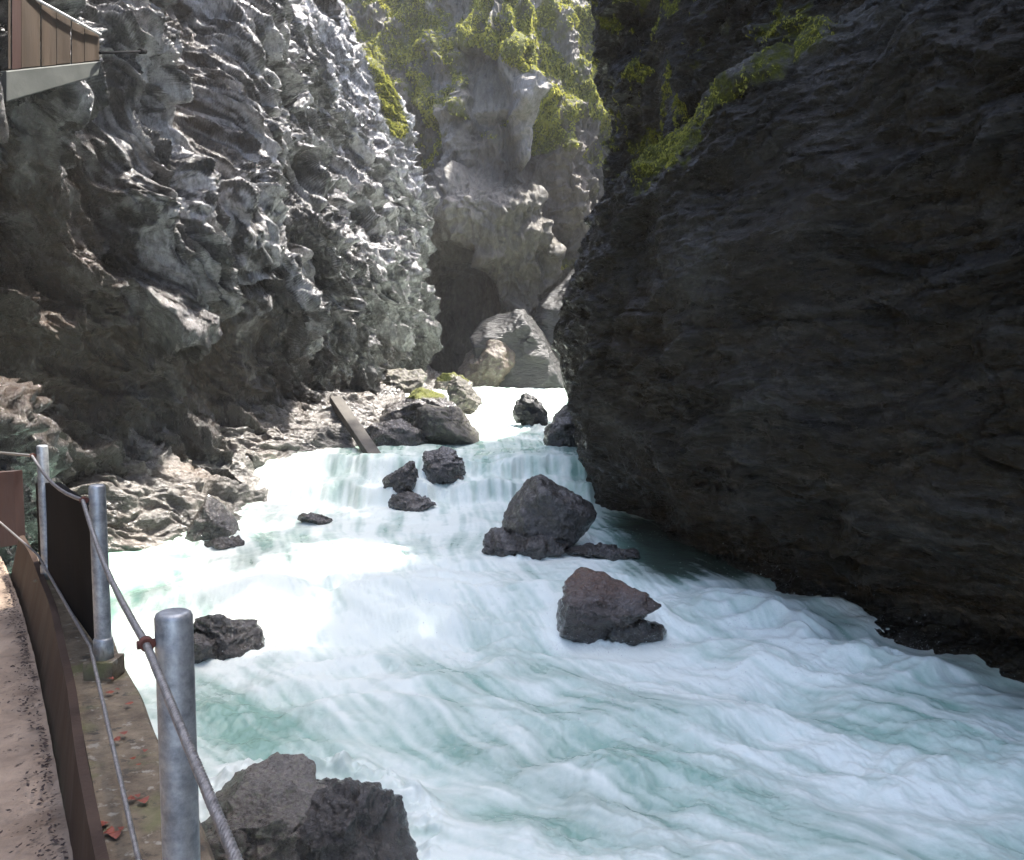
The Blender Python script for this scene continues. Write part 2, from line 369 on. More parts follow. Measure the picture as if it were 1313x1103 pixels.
Pg[..., :2] += nn[None]*off[..., None]
Nn = grid_normals(Pg); Nn = Nn*np.sign((Nn[:, :, :2]*nn[None]).sum(-1).mean())
wx = fbm(S*.6, Z*.6, 2.7, 3)*.3
# bedding: thin along the wall, dipping; scallops below
bed = Z*1.0+S*.10+wx*.7
d = .21*(ridged(S*.4, bed*1.2, 1.3, 3)-.7)+.04*fbm(S*.8, bed*7, 3.1, 4, .6)+.018*fbm(S*3.5, bed*22, 6.1, 3, .6)
d += .13*fbm(S*1.2, Z*1.0, 8.8, 5, .55)
f1, f2, cid = worley(S*.55+wx*2, bed*1.1, 3.3); d += -.05*(1-sstep(0, .06, f2-f1))*sstep(-.2, .3, perlin(S*.5, Z*.5, 3.))+.16*(_rnd[cid][..., 0]-.5)*sstep(0, .12, f2-f1)
f1, f2, cid = worley(S*1.3+wx, bed*3.2, 5.3); d += .07*(_rnd[cid][..., 0]-.5)*sstep(0, .12, f2-f1)
d += .05*(ridged(S*2.2, bed*5, 4.4, 3)-.7)
fade = (1-.6*w20)
d = d*np.clip(.75+.6*fbm(S*.3, Z*.3, 20, 2), .3, 1.3)*sstep(-.6, .6, Z)
Pg += Nn*d[..., None]
px, py = project(Pg)
mn = fbm(S*1.6, Z*1.6, 31, 4, .6)
moss = 1.1*plateau(np.abs(sd-2+30*mn), 4, 26)*sstep(1120, 1000, px)*sstep(800, 825, px)+.9*blob(px, py, 845, 190, 35, 22)*1.2+.5*blob(px, py, 1010, 30, 70, 30)
moss += .45*sstep(.1, .5, mn)*sstep(950, 850, px)*sstep(300, 150, py)
moss = moss*(.45+1.1*sstep(-.25, .35, mn))
brown = np.clip(.5*blob(px, py, 890, 610, 45, 40)+.5*blob(px, py, 830, 440, 80, 70)+.3, 0, 1)
pale = np.clip(.8*blob(px, py, 890, 350, 30, 60)+.45*blob(px, py, 960, 540, 50, 80, 20)+1.2*blob(px, py, 1030, 48, 130, 26, -20)+.35*sstep(.9, 1.3, ridged(S*.5, bed*3.1, 2.1, 4, .6))+.7*blob(px, py, 790, 545, 45, 14, 35), 0, 1)*.8  # top right blob paints sun glints into the pale tone
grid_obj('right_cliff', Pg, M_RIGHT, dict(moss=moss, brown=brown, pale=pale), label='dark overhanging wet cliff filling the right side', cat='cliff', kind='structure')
print('right', Pg.shape, time.time()-T0)

# ------------------------------------------------------------------ left bank
wl = np.array([(-9.5, 9), (-7.6, 11.5), (-6.55, 13.6), (-5.9, 14.7), (-5.35, 15.6), (-5.3, 17.2), (-5.15, 18.2), (-5.6, 19.3), (-4.8, 20.6), (-4.0, 22.2), (-3.2, 25), (-2.4, 29), (-2.2, 33), (-2.0, 40)])
def waterline(y): return np.interp(y, wl[:, 1], wl[:, 0])
ys = np.concatenate([np.arange(9, 26, .022), np.arange(26, 41, .06)]); uu = np.linspace(0, 1, 260)
Yb, U = np.meshgrid(ys, uu, indexing='ij'); wlx = waterline(Yb); Xb = wlx+.9-U*3.6
dist = wlx-Xb
zw = np.interp(Yb, [9, 13, 18, 20, 24, 40], [.05, .3, .6, 1.3, 1.7, 2.1])
h = np.interp(dist, [-1, 0, .3, 1.0, 1.8, 3], [-.9, .0, .32, .95, 1.75, 2.6])
h = h*np.interp(Yb, [9, 13, 15, 19, 23, 40], [1.15, 1.15, 1, .8, .5, .5])+zw
wx = fbm(Xb*.6, Yb*.6, 2.2, 3)*.5
lay = Xb*1.6+Yb*.5+wx
Pg = np.stack([Xb, Yb, h], -1); Nn = grid_normals(Pg); Nn = Nn*np.sign(Nn[..., 2:3])
q1 = Yb*.9+h*1.6+wx; q2 = Yb*.5-h*1.1
dn = .17*(ridged(q1*.8, q2*.5, Xb*.5, 3)-.7)+.09*(ridged(q1*2.6, q2*1.1, Xb*1.2, 3)-.6)+.04*fbm(q1*6, q2*3, Xb*4, 3, .6)
f1, f2, cid = worley(q1*1.5+wx, q2*1.0, Xb*.8); dn += .15*(_rnd[cid][..., 0]-.5)*sstep(0, .1, f2-f1)-.07*(1-sstep(0, .12, f2-f1))
Pg = Pg+Nn*(dn*sstep(-.5, .3, dist)+.02)[..., None]
px, py = project(Pg)
moss = .3*blob(px, py, 60, 600, 60, 30)
brown = np.clip(.9*blob(px, py, 240, 600, 45, 14)+.5*fbm(Xb*.8, Yb*.8, 9, 3), 0, 1)
pale = np.clip(.5+.5*fbm(Xb*1.2, Yb*1.2, 19, 3), 0, 1)*.7
grid_obj('riverbank', Pg, M_BANK, dict(moss=moss, brown=brown, pale=pale), flip=True, label='pale layered rock bank sloping from the left cliff to the water', cat='riverbank', kind='structure')

# ------------------------------------------------------------------ river
ys = [2.0]
while ys[-1] < 43:
    y = ys[-1]; ys.append(y+(.05 if y < 5.4 else min(.00033*y*y, .038 if y < 23 else .07)))
ys = np.array(ys); cols = 1000
c0 = np.linspace(0, 1, cols)
xl = np.interp(ys, [2, 9, 14, 18, 22, 30, 43], [-6, -8.2, -7.6, -6.4, -5.6, -4.6, -7]); xr = np.interp(ys, [2, 6, 9, 12, 15, 22, 30, 43], [8, 7, 6.2, 4.2, 2.7, 3, 6.5, 12])
Yw = ys[:, None]+0*c0[None]; Xw = xl[:, None]+(xr-xl)[:, None]*c0[None]
# rocks that shape the water: (x, y, radius)
ROCKW = []
def rockw(px_, py_, z, r): p = PZ(px_, py_, z); ROCKW.append((p[0], p[1], r)); return p
def zbase(X, Y):
    z = np.interp(Y, [2, 8, 10.7, 11.9, 13.5, 17.5, 18.6], [-.12, 0, .05, .30, .40, .53, .60])
    lip = 19.55+.55*fbm(X*.7, 0*X, 4.4, 4, .6)+np.interp(X, [-5.5, -3, 0, 2], [.3, 0, -.2, .5])
    k_ = .45+.25*perlin(X*1.1, 0*X, 9.); z = z+.66*((1-k_)*sstep(lip-.5, lip+.1, Y)+k_*sstep(lip-1.5-.4*perlin(X*1.6, 0*X, 2.), lip-1.0, Y))
    z = z+np.interp(Y, [20, 23, 24.4, 28, 29.5, 36, 43], [0, .1, .42, .52, .78, .9, 1.0])
    return z
Zb = zbase(Xw, Yw)
# flow field (toward -y, turning to +x in the foreground)
flx = np.interp(Yw, [2, 6, 9, 12, 15, 20, 30], [1.0, .8, .68, .45, .15, .05, .15])+.30*perlin(Xw*.45, Yw*.45, 3.)+.10*perlin(Xw*1.5, Yw*1.5, 8.)
fly = -np.interp(Yw, [2, 6, 9, 12, 20, 30], [.35, .6, .8, 1, 1, 1])
rocks_w = [(PZ(705, 695, .45), .62), (PZ(675, 708, .42), .5), (PZ(785, 812, .06), .62), (PZ(285, 836, .05), .45), (PZ(380, 1085, 0), 1.0), (PZ(525, 645, .6), .35), (PZ(568, 612, 1.0), .4), (PZ(680, 545, 1.75), .5), (PZ(735, 560, 1.4), .5), (PZ(265, 698, .4), .55)]
wake = np.zeros_like(Xw)
for p, r in rocks_w:
    dx = Xw-p[0]; dy = Yw-p[1]; dd = np.hypot(dx, dy)+1e-6
    k = np.exp(-(dd/(r*1.3))**2)
    flx = flx+k*dx/dd*1.1; fly = fly+k*np.maximum(dy, 0)/dd*.9
    wake += np.exp(-((dd-r)/(.30*r+.10))**2)*1.3+np.exp(-((dx-.3*np.maximum(-dy, 0))/(r*.9))**2)*sstep(2.6, .2, -dy)*(dy < 0)*.5
sp = np.hypot(flx, fly); flx /= sp; fly /= sp
# line integral convolution in (x, y) space of multi-scale noise
_q = 24; _gx, _gy = np.meshgrid(np.arange(2048)/_q, np.arange(2048)/_q, indexing='ij')
NT = perlin(_gx, _gy, 1.37).astype(np.float32)
def lic(freq, length, steps, seed):
    acc = np.zeros_like(Xw); tot = 0
    rowi = np.arange(len(ys))
    for sgn in (1, -1):
        X = Xw.copy(); Y = Yw.copy()
        for i in range(steps):
            w = 1-i/steps
            a = ((X*freq+seed+40)*_q).astype(np.int32) % 2048; b_ = ((Y*freq+seed)*_q).astype(np.int32) % 2048
            acc += w*NT[a, b_]; tot += w
            j = np.clip(np.interp(Y, ys, rowi).astype(np.int32), 0, len(ys)-1)
            cc = np.clip(((X-xl[j])/(xr-xl)[j]*cols).astype(np.int32), 0, cols-1)
            X = X+sgn*flx[j, cc]*length/steps; Y = Y+sgn*fly[j, cc]*length/steps
    r = acc/tot; return r/np.std(r)
L1 = lic(.9, 1.6, 8, 1.1); L2 = lic(2.4, 1.5, 14, 4.1); L3 = lic(6.5, 1.0, 20, 9.1); L4 = lic(15., .6, 22, 15.1)
print('lic', Xw.shape, time.time()-T0)
# stream aligned coordinates for standing waves
turb = np.interp(Yw, [2, 6, 8, 11, 12.5, 15, 17, 18.5, 21, 23, 25, 40], [.8, .8, .8, 1, 1, .5, .7, 1, .55, .8, 1, .9])
left_calm = sstep(-4.4, -5.6, Xw)*sstep(17, 14, Yw); right_calm = sstep(1.3, 2.3, Xw)*sstep(12.2, 13., Yw)*sstep(17.5, 16, Yw)
calm = np.clip(left_calm+right_calm, 0, 1); amp = turb*(1-.85*calm)
for p, r in rocks_w: amp = amp*(1-.6*np.exp(-((Xw-p[0])**2+(Yw-p[1]+.4*r)**2)/(1.7*r)**2))
near = sstep(13, 9, Yw)
hum = fbm(Xw*.55+3, Yw*.8, 6.6, 2)
sx = .25*perlin(Xw*.6, Yw*.6, 8.8)
def soft_ridge(v): return np.sqrt(.03+0*v+(v*1.7)**2)
bil = 1-soft_ridge(perlin(Xw*1.1+sx, Yw*1.4+sx, 2.2))
bil2 = 1-soft_ridge(perlin(Xw*2.6+sx, Yw*3.0, 5.2))
froth = fbm(Xw*4.5+sx, Yw*4.5, 3, 5, .6)
rough_w = np.clip(.5+.5*fbm(Xw*.5, Yw*.6, 41., 2), .1, 1)
Zw = Zb+amp*(.20*hum+.12*bil*(.5+.5*near)+.05*bil2*rough_w+.006*L1+.004*L2+.0012*L3+.045*froth*rough_w)
Zw += .004*L2*calm
for p, r in rocks_w:
    dd = np.hypot(Xw-p[0], Yw-p[1]-.15); Zw += .14*np.exp(-((dd-r*.9)/.22)**2)*amp*sstep(-.3*r, .5*r, Yw-p[1])
for p, r in rocks_w:
    dd = np.hypot(Xw-p[0], Yw-p[1]-.15); Zw += .09*np.exp(-((dd-r*.95)/.16)**2)*np.clip(.5+fbm(Xw*5, Yw*5, 8., 3, .6), 0, 1.4)
# surge thrown up along the foot of the right cliff
rwl = np.interp(Yw, [8, 9.2, 10.6, 12.4], [5.0, 4.6, 3.5, 2.6]); dr = rwl-Xw
Zw += .16*np.exp(-(dr/.5)**2)*sstep(12.4, 11.2, Yw)*sstep(8.2, 9.3, Yw)*(.5+.8*np.clip(bil2, 0, 1))
Pg = np.stack([Xw, Yw, Zw], -1); px, py = project(Pg)
foam = .65*turb+.12*L1+.14*L2+.12*L3+.085*L4+.16*(bil-.3)+.08*bil2+.16*froth+.35*wake
foam += .35*blob(px, py, 480, 760, 220, 110)+.25*blob(px, py, 420, 660, 160, 30)+.25*blob(px, py, 640, 540, 60, 30)
foam -= .55*blob(px, py, 350, 930, 150, 60, 8)+.45*blob(px, py, 900, 1000, 170, 26, 22)+.45*blob(px, py, 720, 1010, 130, 20, 20)+.5*blob(px, py, 1150, 930, 200, 35, 12)+.45*blob(px, py, 560, 1070, 120, 30)+.3*blob(px, py, 640, 860, 90, 25, 0)
foam -= 1.0*left_calm+.9*right_calm+.25*blob(px, py, 240, 790, 90, 30)
foam -= .35*blob(px, py, 720, 600, 50, 25)+.22*sstep(20.5, 22, Yw)
casc = sstep(17.9, 18.4, Yw)*sstep(20.4, 19.8, Yw); foam = foam*(1-.4*casc)+casc*(.22+.13*lic(5., .9, 12, 33.)+.34*fbm(Xw*1.5, Yw*1.5, 3, 4, .6))
foam = np.clip(foam, -.2, 1.3)
dark = np.clip(.9*right_calm+.55*sstep(.9, .1, dr)*sstep(12.6, 12, Yw)*sstep(7.5, 9.5, Yw)*0+.5*blob(px, py, 330, 720, 130, 14)+.3*blob(px, py, 760, 1030, 180, 40, 25), 0, 1)  # dark reflections painted into the water colour at right and bottom centre
m, nt, b = newmat('rushing glacial water'); n = N(nt)
fo = n.attr('foam')
nf = n.noise(16, 6, .7, (1, 1, 1), .4)
f = n.ramp(n.math('ADD', fo, n.math('MULTIPLY', n.math('SUBTRACT', nf, .5), .35)), -.10, .95)
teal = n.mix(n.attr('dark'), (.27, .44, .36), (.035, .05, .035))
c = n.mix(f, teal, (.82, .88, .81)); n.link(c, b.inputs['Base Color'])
n.link(n.ramp(f, 0, 1, .12, .6), b.inputs['Roughness']); b.inputs['IOR'].default_value = 1.33
bp = n.bump(n.noise(9, 6, .7, (1, 1, 1), .5), .22, .05); n.link(bp, b.inputs['Normal'])
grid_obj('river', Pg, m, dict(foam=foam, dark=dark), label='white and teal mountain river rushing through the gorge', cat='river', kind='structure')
WATER = m
def zwater(x, y):
    j = np.argmin(abs(ys-y)); k = int(np.clip((x-xl[j])/(xr-xl)[j]*cols, 0, cols-1)); return float(Zw[j, k])
print('river', time.time()-T0)
# river bed sheet below everything
bed = simple_mat('river bed gravel', (.08, .08, .07), (.18, .17, .15))
mb = MB(); mb.prism([(-60, -40, -2.2), (60, -40, -2.2), (60, 90, -2.2), (-60, 90, -2.2)], (0, 0, -.3)); mb.build('ground', bed, label='gravel floor beneath the river', cat='ground', kind='structure')

# ------------------------------------------------------------------ boulders
import bmesh
def ico(sub):
    bm = bmesh.new(); bmesh.ops.create_icosphere(bm, subdivisions=sub, radius=1)
    v = np.array([p.co[:] for p in bm.verts]); f = np.array([[q.index for q in p.verts] for p in bm.faces]); bm.free(); return v, f
ICO = {k: ico(k) for k in (5, 6, 7)}
def boulder(pxc, pyb, Y, wpx, hpx, mat, label, seed, depth=1., planes=None, npl=13, sink=.25, rough=1., sub=6, moss=None, attrs=None, tilt=0, sharp=14, group=None, name='boulder', zoff=0, wet=True):
    """pxc,pyb: centre and foot of the boulder in the photo; Y its distance; size from the photo at that distance"""
    if wet:
        for Yt in np.arange(5.6, 42, .03):
            p = P(pxc, pyb, Yt)
            if p[2] < zwater(p[0], Yt)+.01: Y = Yt; break
    p = P(pxc, pyb, Y); w = wpx/F*Y; h = hpx/F*Y
    rs = np.random.default_rng(seed); D, Fc = ICO[sub]
    ns = rs.normal(size=(npl, 3)); ns /= np.linalg.norm(ns, axis=1)[:, None]
    hs = rs.uniform(.72, .95, npl)
    if planes is not None:
        pl = np.array(planes, float); nn_ = pl[:, :3]/np.linalg.norm(pl[:, :3], axis=1)[:, None]
        ns = np.vstack([ns, nn_]); hs = np.concatenate([hs, pl[:, 3]])
    dots = D@ns.T
    inv = np.where(dots > .05, dots/hs[None], 0)
    inv = np.maximum(inv, 0)
    r = 1/((inv**sharp).sum(1)+.75**sharp)**(1/sharp)
    V = D*r[:, None]
    lo, hi = V.min(0), V.max(0); V = (V-(lo+hi)/2)/((hi-lo)/2)      # to the unit box
    H = h*(1+sink)
    nz = 1.1
    q = V*np.array([w/2, w/2*depth, H/2])
    s = w
    nrm = D/np.array([w, w*depth, H]); nrm /= np.linalg.norm(nrm, axis=1)[:, None]
    o = seed*3.7; k = 1/s
    dd = .075*s*fbm(q[:, 0]*k*1.6+o, q[:, 1]*k*1.6, q[:, 2]*k*1.6, 3)+.05*s*(ridged(q[:, 0]*k*3+o, q[:, 1]*k*3, q[:, 2]*k*4.5, 3)-.7)
    dd += .016*s*fbm(q[:, 0]*k*12, q[:, 1]*k*12+o, q[:, 2]*k*16, 3, .6)
    f1, f2, cid = worley(q[:, 0]*k*2.6+o, q[:, 1]*k*2.6, q[:, 2]*k*3.2)
    dd += .035*s*(_rnd[cid][:, 0]-.5)*sstep(0, .12, f2-f1)-.010*s*(1-sstep(0, .09, f2-f1))
    q = q+nrm*(dd*rough)[:, None]
    if tilt:
        c, s_ = math.cos(tilt), math.sin(tilt); q = np.stack([q[:, 0]*c-q[:, 2]*s_, q[:, 1], q[:, 0]*s_+q[:, 2]*c], 1)
    q[:, 2] += h/2-H*sink*.5/(1+sink)*1.0 if False else 0
    top = h; q[:, 2] += top-q[:, 2].max()
    q[:, 1] += 0
    A = {'moss': np.zeros(len(q)), 'brown': np.zeros(len(q)), 'pale': np.zeros(len(q))}
    if moss: A['moss'] = moss(q[:, 0]/w, q[:, 1]/w, q[:, 2]/h)
    if attrs:
        for kk, fn in attrs.items(): A[kk] = fn(q[:, 0]/w, q[:, 1]/w, q[:, 2]/h)
    me = mesh_from(name, q, Fc, mat, True, A)
    return add_obj(name, me, label=label, cat='rock', group=group, loc=(p[0], p[1]+w*depth*.35, p[2]+zoff))

R_GREY = rock_mat('grey brown boulder', (.022, .018, .015), (.085, .072, .06), r0=.1, r1=.4, coat=.9, cr=.06, bs=1.3, stretch=(1, 1, 1), bsc=2.2)
R_WETB = rock_mat('wet dark boulder', (.010, .008, .006), (.050, .039, .030), r0=.12, r1=.35, coat=.9, cr=.06, stretch=(1, 1, 1), bsc=2.6, bs=1.2, speck=.15)
R_RED = rock_mat('wet rust brown rock', (.012, .008, .006), (.055, .036, .026), brown=(.095, .04, .018), r0=.08, r1=.3, coat=1., cr=.05, stretch=(1, 1, 1), bsc=3.2, bs=1.4)
R_PALE = rock_mat('pale boulder', (.035, .03, .024), (.12, .105, .082), r0=.4, r1=.7, coat=.1, stretch=(1, 1, 1), bsc=1.6, lichen=.6)
R_LICH = rock_mat('lichen speckled boulder', (.022, .017, .012), (.19, .155, .12), r0=.25, r1=.55, coat=.5, stretch=(1, 1, 1), bsc=4, bs=1.3, lichen=.8, speck=.5)
R_SLAB = rock_mat('grey slab rock', (.012, .012, .011), (.035, .033, .03), r0=.3, r1=.55, coat=.2, stretch=(.6, .6, 2.5), bsc=.9)

boulder(706, 703, 15.6, 126, 92, R_GREY, 'large angular grey-brown boulder against the foot of the right cliff', 11, depth=.8, planes=[(-.75, -.25, .45, .62), (.6, -.2, .75, .62), (-.2, -1, .15, .66), (.5, -1, -.1, .7)], npl=14, rough=.55)
boulder(674, 711, 15.0, 108, 31, R_WETB, 'low wet speckled rock in front of the large angular boulder', 5, depth=.7, rough=1.1)
boulder(770, 716, 15.0, 90, 16, R_WETB, 'flat dark rock almost awash between the large boulder and the right cliff', 8, depth=.6)
boulder(786, 824, 11.6, 132, 82, R_RED, 'wet rust-brown boulder with a glistening tilted top in the rapids', 23, depth=.8, planes=[(-.12, -.45, .90, .40), (-.2, -1, -.3, .55), (-1, -.1, .1, .75), (.6, -.3, -.75, .5)], npl=6, rough=.8, attrs={'brown': lambda x, y, z: sstep(.5, .9, z)})
boulder(818, 826, 11.2, 76, 32, R_WETB, 'small rounded grey rock below the wet rust-brown boulder', 31, depth=.8, npl=6, rough=.7)
boulder(330, 1150, 6.3, 205, 142, R_LICH, 'lichen speckled flat-topped boulder under the near cable at the bottom edge', 43, depth=.9, planes=[(-.8, -.2, .6, .70), (-.1, -.95, .3, .66), (.1, -.35, 1, .5), (.45, -.9, .2, .62)], npl=7, rough=1.0, sub=7, sink=.2, attrs={'pale': lambda x, y, z: .6*sstep(.6, .9, z+.3*x)})
boulder(440, 1150, 6.15, 180, 136, R_GREY, 'dark striated wedge of rock at the bottom edge, right of the lichen speckled boulder', 47, depth=.9, planes=[(.75, -.3, .62, .50), (-.4, -.3, .85, .62), (.1, -1, .2, .6)], npl=5, rough=1.1, sub=7, sink=.2)
boulder(290, 1160, 5.75, 110, 112, R_LICH, 'small broken lichen covered stone right beside the near post at the bottom edge', 49, depth=.9, npl=8, rough=1.1, sink=.2)
boulder(512, 628, 19.6, 44, 36, R_WETB, 'narrow dark rock behind the veil of the cascade, next to the beam foot', 131, depth=.7, npl=7)
boulder(288, 836, 11.0, 86, 48, R_WETB, 'dark rounded rock just beyond the near post', 52, depth=.8, npl=6, rough=.8, sink=.4)
boulder(244, 851, 10.7, 70, 36, R_WETB, 'small dark rock showing behind the near post', 57, depth=.8, npl=6, rough=.8, sink=.5)
boulder(264, 702, 14.9, 72, 66, R_WETB, 'pointed triangular dark rock at the edge of the pale bank', 61, depth=.7, planes=[(-.85, -.2, .50, .42), (.75, -.2, .62, .40), (0, -1, .25, .6)], npl=5, rough=.6, wet=False)
boulder(284, 704, 14.6, 50, 15, R_GREY, 'low stone leaning on the pointed triangular rock', 66, depth=.7)
boulder(538, 552, 23.2, 108, 54, R_GREY, 'dark boulder capped with green moss above the cascade', 71, depth=.8, planes=[(-.6, -.2, .75, .62), (.6, -.2, .7, .66)], npl=7, rough=.8, moss=lambda x, y, z: 2.0*sstep(.70, .88, z+.08*x), wet=False)
boulder(572, 576, 22.2, 92, 57, R_PALE, 'pale rounded boulder right of the moss-capped boulder', 75, depth=.8, npl=7, rough=.7, planes=[(.8, -.3, .55, .55)], wet=False)
boulder(502, 582, 21.8, 86, 44, R_GREY, 'low dark flat-topped boulder beside the fallen beam', 78, depth=.8, npl=7, rough=.7, wet=False)
boulder(566, 622, 20.0, 58, 48, R_WETB, 'small dark boulder standing in the cascade', 83, depth=.7, npl=8, planes=[(0, -.4, .9, .6)])
boulder(527, 654, 18.1, 62, 22, R_GREY, 'small flat rock in the foam below the cascade', 86, depth=.8, npl=7)
boulder(402, 672, 17.0, 44, 14, R_WETB, 'half-submerged rock in white water left of midstream', 88, depth=.8, npl=7)
boulder(680, 545, 27.0, 46, 41, R_SLAB, 'dark blue-grey upright rock splitting the upper rapid', 91, depth=.8, npl=7)
boulder(733, 572, 22.5, 66, 54, R_GREY, 'brown wedge-shaped rock against the right cliff above the cascade', 95, depth=.7, npl=7, planes=[(-.7, -.2, .65, .45)])
boulder(582, 505, 33.0, 50, 28, R_LICH, 'mossy low boulder at the cave mouth', 98, depth=.8, npl=7, moss=lambda x, y, z: 1.8*sstep(.5, .7, z), wet=False)
boulder(626, 505, 36.0, 84, 72, R_PALE, 'round tan boulder at the back of the pool by the cave', 102, depth=.8, npl=6, rough=.7, attrs={'brown': lambda x, y, z: .5+0*x}, wet=False)
boulder(664, 500, 36.6, 122, 104, R_SLAB, 'large leaning grey slab under the far cliff', 105, depth=.6, npl=4, planes=[(-.35, -.35, .9, .62), (.80, -.2, .62, .34), (0, -1, .1, .5)], rough=.5, attrs={'pale': lambda x, y, z: .7*sstep(.40, .47, x+.25*z-.1)}, wet=False)  # pale right edge is a sunlit rim put into the colour
boulder(724, 505, 38.2, 96, 170, R_SLAB, 'tall grey slab between the leaning slab and the right cliff', 108, depth=.6, npl=4, planes=[(-.3, -.2, .9, .6), (.9, 0, .2, .6)], rough=.6, wet=False)
boulder(512, 512, 28.5, 66, 40, R_PALE, 'pale layered stone at the foot of the left cliff', 112, depth=.7, npl=6, wet=False)
boulder(596, 522, 26.0, 44, 40, R_PALE, 'pale pointed stone behind the pale rounded boulder', 115, depth=.7, npl=6, planes=[(.7, -.2, .6, .45)], wet=False)

# ------------------------------------------------------------------ fallen beam
M_BEAM = simple_mat('weathered beam', (.03, .027, .022), (.075, .067, .055), 6, (.5, .8), .5, (1, 1, .3))
a = P(430, 512, 23.4); c = P(483, 590, 20.3); ax = c-a; ax /= np.linalg.norm(ax); sd_ = np.cross(ax, [0, 0, 1]); sd_ /= np.linalg.norm(sd_); upv = np.cross(sd_, ax)
mb = MB(); mb.prism([a-sd_*.16-upv*.09, a+sd_*.16-upv*.09, a+sd_*.16+upv*.09, a-sd_*.16+upv*.09], (c-a)*1.08)
mb.build('beam', M_BEAM, bevel=.015, label='long weathered square beam leaning down from the left cliff into the cascade', cat='beam')

# ------------------------------------------------------------------ moss tufts and spray
def moss_mat():
    m, nt, b = newmat('moss fronds'); n = N(nt)
    c = n.mix(n.ramp(n.noise(1.3, 5, .7), .35, .65), (.08, .11, .012), (.48, .46, .07)); c = n.mix(n.ramp(n.noise(25, 3, .6), .4, .7), c, (.42, .40, .09))
    n.link(c, b.inputs['Base Color']); b.inputs['Roughness'].default_value = .8
    t = nt.nodes.new('ShaderNodeBsdfTranslucent'); n.link(c, t.inputs[0]); mx = nt.nodes.new('ShaderNodeMixShader'); mx.inputs[0].default_value = .4
    n.link(b.outputs[0], mx.inputs[1]); n.link(t.outputs[0], mx.inputs[2]); n.link(mx.outputs[0], nt.nodes['Material Output'].inputs[0]); return m
M_MOSS = moss_mat()
def tufts(src, count, size, thr, label):
    me = src.data; nv = len(me.vertices); co_ = np.empty(nv*3, np.float32); me.vertices.foreach_get('co', co_); co_ = co_.reshape(-1, 3)
    no = np.empty(nv*3, np.float32); me.vertices.foreach_get('normal', no); no = no.reshape(-1, 3)
    if (no@np.array([0, -1, 0])).mean() < 0 and 'far' in src.name: no = -no
    a = np.empty(nv, np.float32); me.attributes['moss'].data.foreach_get('value', a)
    X, Y = project(co_.astype(float)); ok = (X > -150) & (X < 1450) & (Y > -250) & (Y < 1100)
    brk = fbm(co_[:, 0]*1.7, co_[:, 1]*1.7, co_[:, 2]*1.7, 4, .65)
    wgt = np.clip(a+.5*brk-thr, 0, .6)*ok*(a > .3); wgt = wgt/wgt.sum()
    idx = RNG.choice(nv, count, p=wgt); C_ = co_[idx]; Nn_ = no[idx]
    V = []; 
    k = 3
    for j in range(k):
        d = Nn_*RNG.uniform(.2, 1, (count, 1))+RNG.normal(size=(count, 3))*.6+np.array([0, 0, -.45]); d /= np.linalg.norm(d, axis=1)[:, None]
        s_ = np.cross(d, RNG.normal(size=(count, 3))); s_ /= np.linalg.norm(s_, axis=1)[:, None]
        L = size*RNG.uniform(.4, 1.4, (count, 1)); w_ = L*.28
        V.append(np.stack([C_-s_*w_*.5, C_+s_*w_*.5, C_+d*L*.6+s_*w_, C_+d*L-np.array([0, 0, .25])*L, C_+d*L*.6-s_*w_], 1))
    V = np.concatenate(V).reshape(-1, 3); Fq = np.arange(len(V)).reshape(-1, 5)
    add_obj('moss', mesh_from('moss', V, Fq, M_MOSS, False), label=label, cat='moss', kind='stuff')
tufts(bpy.data.objects['right_cliff'], 34000, .034, .35, 'green moss strip along the ledge of the dark right cliff')
tufts(bpy.data.objects['far_cliff'], 60000, .085, .35, 'yellow-green moss hanging over the far cliff')
tufts(bpy.data.objects['left_cliff'], 14000, .055, .5, 'yellow-green moss streaks on the left cliff near its far end')
m, nt, b = newmat('white spray'); b.inputs['Base Color'].default_value = (.9, .93, .93, 1); b.inputs['Roughness'].default_value = .4
b.inputs['Alpha'].default_value = .6
sv = []
def plume(x, y, rx, ry, h, n_):
    for i in range(n_):
        X = x+RNG.normal()*rx; Y = y+RNG.normal()*ry
        if not (xl[np.argmin(abs(ys-Y))]+.1 < X): continue
        sv.append((X, Y, zwater(X, Y)+RNG.exponential(h), RNG.uniform(.0012, .0045)*(1 if RNG.random() < .93 else 1.9)))
plume(1.5, 11.2, .8, .3, .07, 900); plume(2.9, 10.9, .5, .5, .13, 1800); plume(3.9, 9.7, .6, .35, .12, 1400); plume(-.1, 11.2, .7, .3, .06, 700)
plume(-3.4, 18.2, .9, .4, .12, 900); plume(-1.5, 18.1, .9, .4, .12, 900); plume(.2, 18.2, .7, .4, .10, 500); plume(.9, 14.8, .5, .3, .07, 400)
plume(-3.6, 10.8, .5, .4, .06, 400); plume(1.2, 10.5, .7, .12, .05, 900); plume(.7, 15., .9, .15, .06, 600); plume(-3.7, 10.2, .6, .15, .05, 500); plume(-1., 24.3, 1.2, .4, .12, 500); plume(-2.4, 5.9, .6, .3, .04, 200); plume(1.2, 9., 1.4, 1, .03, 1200)
sv = np.array(sv); od = np.array([[1, 0, 0], [-1, 0, 0], [0, 1, 0], [0, -1, 0], [0, 0, 1], [0, 0, -1]]); of = np.array([[0, 2, 4], [2, 1, 4], [1, 3, 4], [3, 0, 4], [2, 0, 5], [1, 2, 5], [3, 1, 5], [0, 3, 5]])
V = (sv[:, None, :3]+od[None]*sv[:, None, 3:]).reshape(-1, 3); Fq = (of[None]+6*np.arange(len(sv))[:, None, None]).reshape(-1, 3)
add_obj('spray', mesh_from('spray', V, Fq, m, True), label='fine white spray droplets thrown up along the rapids', cat='spray', kind='stuff')

